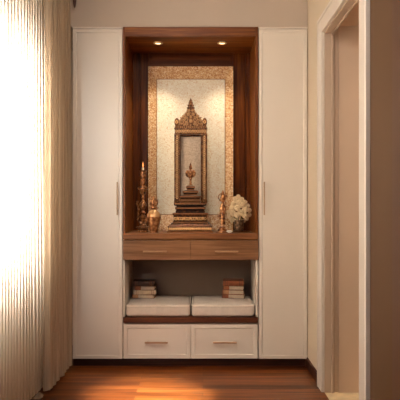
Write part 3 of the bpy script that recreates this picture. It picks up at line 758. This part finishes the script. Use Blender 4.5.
stackbooks([(223.4,244,5.4,-.04,[bk[1],bk[0]],'spine','rust spined book topmost of the stack at the doorway end'),
            (224,244.6,4.2,-.12,[bk[0],bk[1]],'pages','dark covered book second from top at the doorway end'),
            (223.6,244.4,4.4,-.09,[bk[1],bk[2]],'pages','rust covered book third from top at the doorway end'),
            (223.4,245.6,4.0,-.14,[bk[3],bk[1]],'pages','brown covered book lying lowest in the stack at the doorway end')], .235, G2)

# ------------------------------------------------------------------ curtains
def curtain(name, p0, p1, z0, z1, lam, amp, mat, label, rise=0.0, seed=1):
    rnd = random.Random(seed); p0, p1 = Vector(p0), Vector(p1); L = (p1-p0).length; t = (p1-p0)/L; nrm = Vector((t.y, -t.x))
    if nrm.x < 0: nrm = -nrm
    pts = []; s = 0; ph = []
    n = int(L/lam); steps = 12; widths = [rnd.uniform(.75, 1.25) for _ in range(n)]; sc = L/sum(widths); amps = [rnd.uniform(.75, 1.2) for _ in range(n+1)]
    for i, w in enumerate(widths):
        for k in range(steps):
            q = k/steps; a = amps[i]*(1-q)+amps[i+1]*q
            ph.append((s + sc*w*q, a, 2*PI*q))
        s += sc*w
    ph.append((L, amps[-1], 2*PI))
    rows = [z0, z0+.02, z0+.25, z0+.6, z0+1.0, z0+1.4, z0+1.8, z0+2.1, z1-.06, z1]
    m = MB(); V = []
    for j, z in enumerate(rows):
        top = max(0, (z-z0)/(z1-z0)); fl = 1.15-.35*top
        for (sv, a, f) in ph:
            sw = sv + .22*lam*math.sin(f*2)*.6 + .004*math.sin(z*3+sv*20)*(1-top)
            off = amp*a*fl*(math.cos(f)) + .004*math.sin(sv*9+z*1.7)
            p = p0 + t*sw + nrm*off
            V.append((p.x, p.y, z + (.004*math.cos(f) if j == 0 else 0)))
    nc = len(ph)
    m.add(V, [(j*nc+i, j*nc+i+1, (j+1)*nc+i+1, (j+1)*nc+i) for j in range(len(rows)-1) for i in range(nc-1)])
    o = m.build(name, mat, origin=(p0.x, p0.y, z0), angle=180)
    return tag(o, label, 'curtain')
curtain('linen_curtain', (-.941, -.045), (-.940, -.600), .022, 2.575, .078, .022, linen, 'narrow brown linen curtain in deep folds beside the tall cabinet', seed=3)
curtain('sheer_curtain', (-.988, -.42), (-1.032, -1.65), .022, 2.575, .044, .006, sheer, 'wide sheer cream curtain glowing white in front of the window', seed=5)
rod = thing('curtain_rod', (-.985, -.04, 2.60), 'dark red wooden curtain rod with pointed bracket above the linen curtain', 'curtain rod')
m = MB(); m.tube([(-.985, -.012, 2.60), (-1.035, -1.7, 2.60)], .012, 14); m.build('pole', rod_m, rod)
m = MB(); m.lathe(X(74.6, 3.95), -.05, [(.0004, 2.515), (.006, 2.525), (.010, 2.55), (.013, 2.575), (.016, 2.60), (.013, 2.62), (.004, 2.63)], 16)
m.tube([(X(74.6, 3.95), -.05, 2.60), (-1.0, -.05, 2.60)], .008, 10); m.build('bracket', rod_m, rod)
# small crumpled cloth on the floor under the curtain edge
m = MB(); cx, cy = -.985, -.62
n = 12; P = []
for i in range(n):
    for j in range(n):
        u, v = i/(n-1)*2-1, j/(n-1)*2-1; r2 = min(1, u*u+v*v)
        P.append((cx+u*.028, cy+v*.05, .001+.022*max(0, 1-r2)*(1+.5*noise.noise(Vector((u*3, v*3, 0))))+.003*abs(noise.noise(Vector((u*6, v*6, 4))))))
m.add(P, [(i*n+j, (i+1)*n+j, (i+1)*n+j+1, i*n+j+1) for i in range(n-1) for j in range(n-1)])
tag(m.build('cloth_scrap', scrap_m, origin=(cx, cy, 0), angle=80), 'small crumpled beige cloth lying on the floor where the two curtains meet', 'cloth')

# ------------------------------------------------------------------ light
def light(name, kind, loc, target, energy, col, **kw):
    l = bpy.data.lights.new(name, kind); l.energy = energy; l.color = col
    for k, v in kw.items(): setattr(l, k, v)
    o = bpy.data.objects.new(name, l); C.objects.link(o); o.location = loc
    d = Vector(target)-Vector(loc); o.rotation_euler = d.to_track_quat('-Z', 'Y').to_euler()
    return o
warm = (1.0, .86, .70)
light('window_daylight', 'AREA', (-1.75, -1.2, 1.5), (0, -1.2, 1.4), 195, (1, .97, .92), shape='RECTANGLE', size=1.1, size_y=1.3, spread=math.radians(150))
light('room_fill', 'AREA', (-.75, -4.4, 2.3), (-.35, 0, 1.1), 8, (1, .98, .96), shape='RECTANGLE', size=1.0, size_y=1.2)
light('sun_patch', 'SPOT', (-.75, -2.7, 2.62), (-.34, -.60, 0), 4800, (.98, .99, .96), spot_size=math.radians(10.5), spot_blend=1.0, shadow_soft_size=.05)
bpy.data.objects['sun_patch'].scale = (1.5, 1, 1)
for px in (158, 222):
    x = X(px, 4.15); light('downlight_beam', 'SPOT', (x, .15, NC-.012), (x+(.01 if px > 200 else -.01), .40, 1.0), 23, (1, .87, .68), spot_size=math.radians(78), spot_blend=.9, shadow_soft_size=.02)
light('overhead_fill', 'AREA', (-.25, -1.95, 2.68), (-.15, .2, .5), 15, (1, .95, .88), shape='DISK', size=.5)  # share of the fill added overhead to brighten the cushion tops
o = light('left_door_spot', 'SPOT', (-1.205, -3.6, 1.95), (-.76, 0, 1.30), 95, (.88, .96, 1), spot_size=math.radians(22), spot_blend=1.0, shadow_soft_size=.015)  # spot added inside the room, standing in for sun on the left door
o.scale = (.55, 1.7, 1)
light('hall_fill', 'AREA', (1.3, -1.6, 2.2), (1.2, -1.2, 0), 7, (1, .85, .68), size=.5)  # unseen area light added to brighten the hall
w = bpy.data.worlds.new('World'); bpy.context.scene.world = w; w.use_nodes = True
bg = w.node_tree.nodes['Background']; bg.inputs['Color'].default_value = (1.0, .88, .76, 1); bg.inputs['Strength'].default_value = .08

cam = bpy.data.cameras.new('Camera'); co = bpy.data.objects.new('Camera', cam); C.objects.link(co)
co.location = (0, -CAMD, CH); co.rotation_euler = (PI/2, 0, 0)
cam.sensor_width = 36; cam.lens = 36*F/400; cam.shift_x = -(VX-200)/400; cam.shift_y = (VY-200)/400; cam.clip_start = .05
sc = bpy.context.scene; sc.camera = co
sc.view_settings.view_transform = 'Standard'; sc.view_settings.look = 'None'; sc.view_settings.exposure = 0.0
for o in bpy.data.objects:
    if '_o' in o: del o['_o']
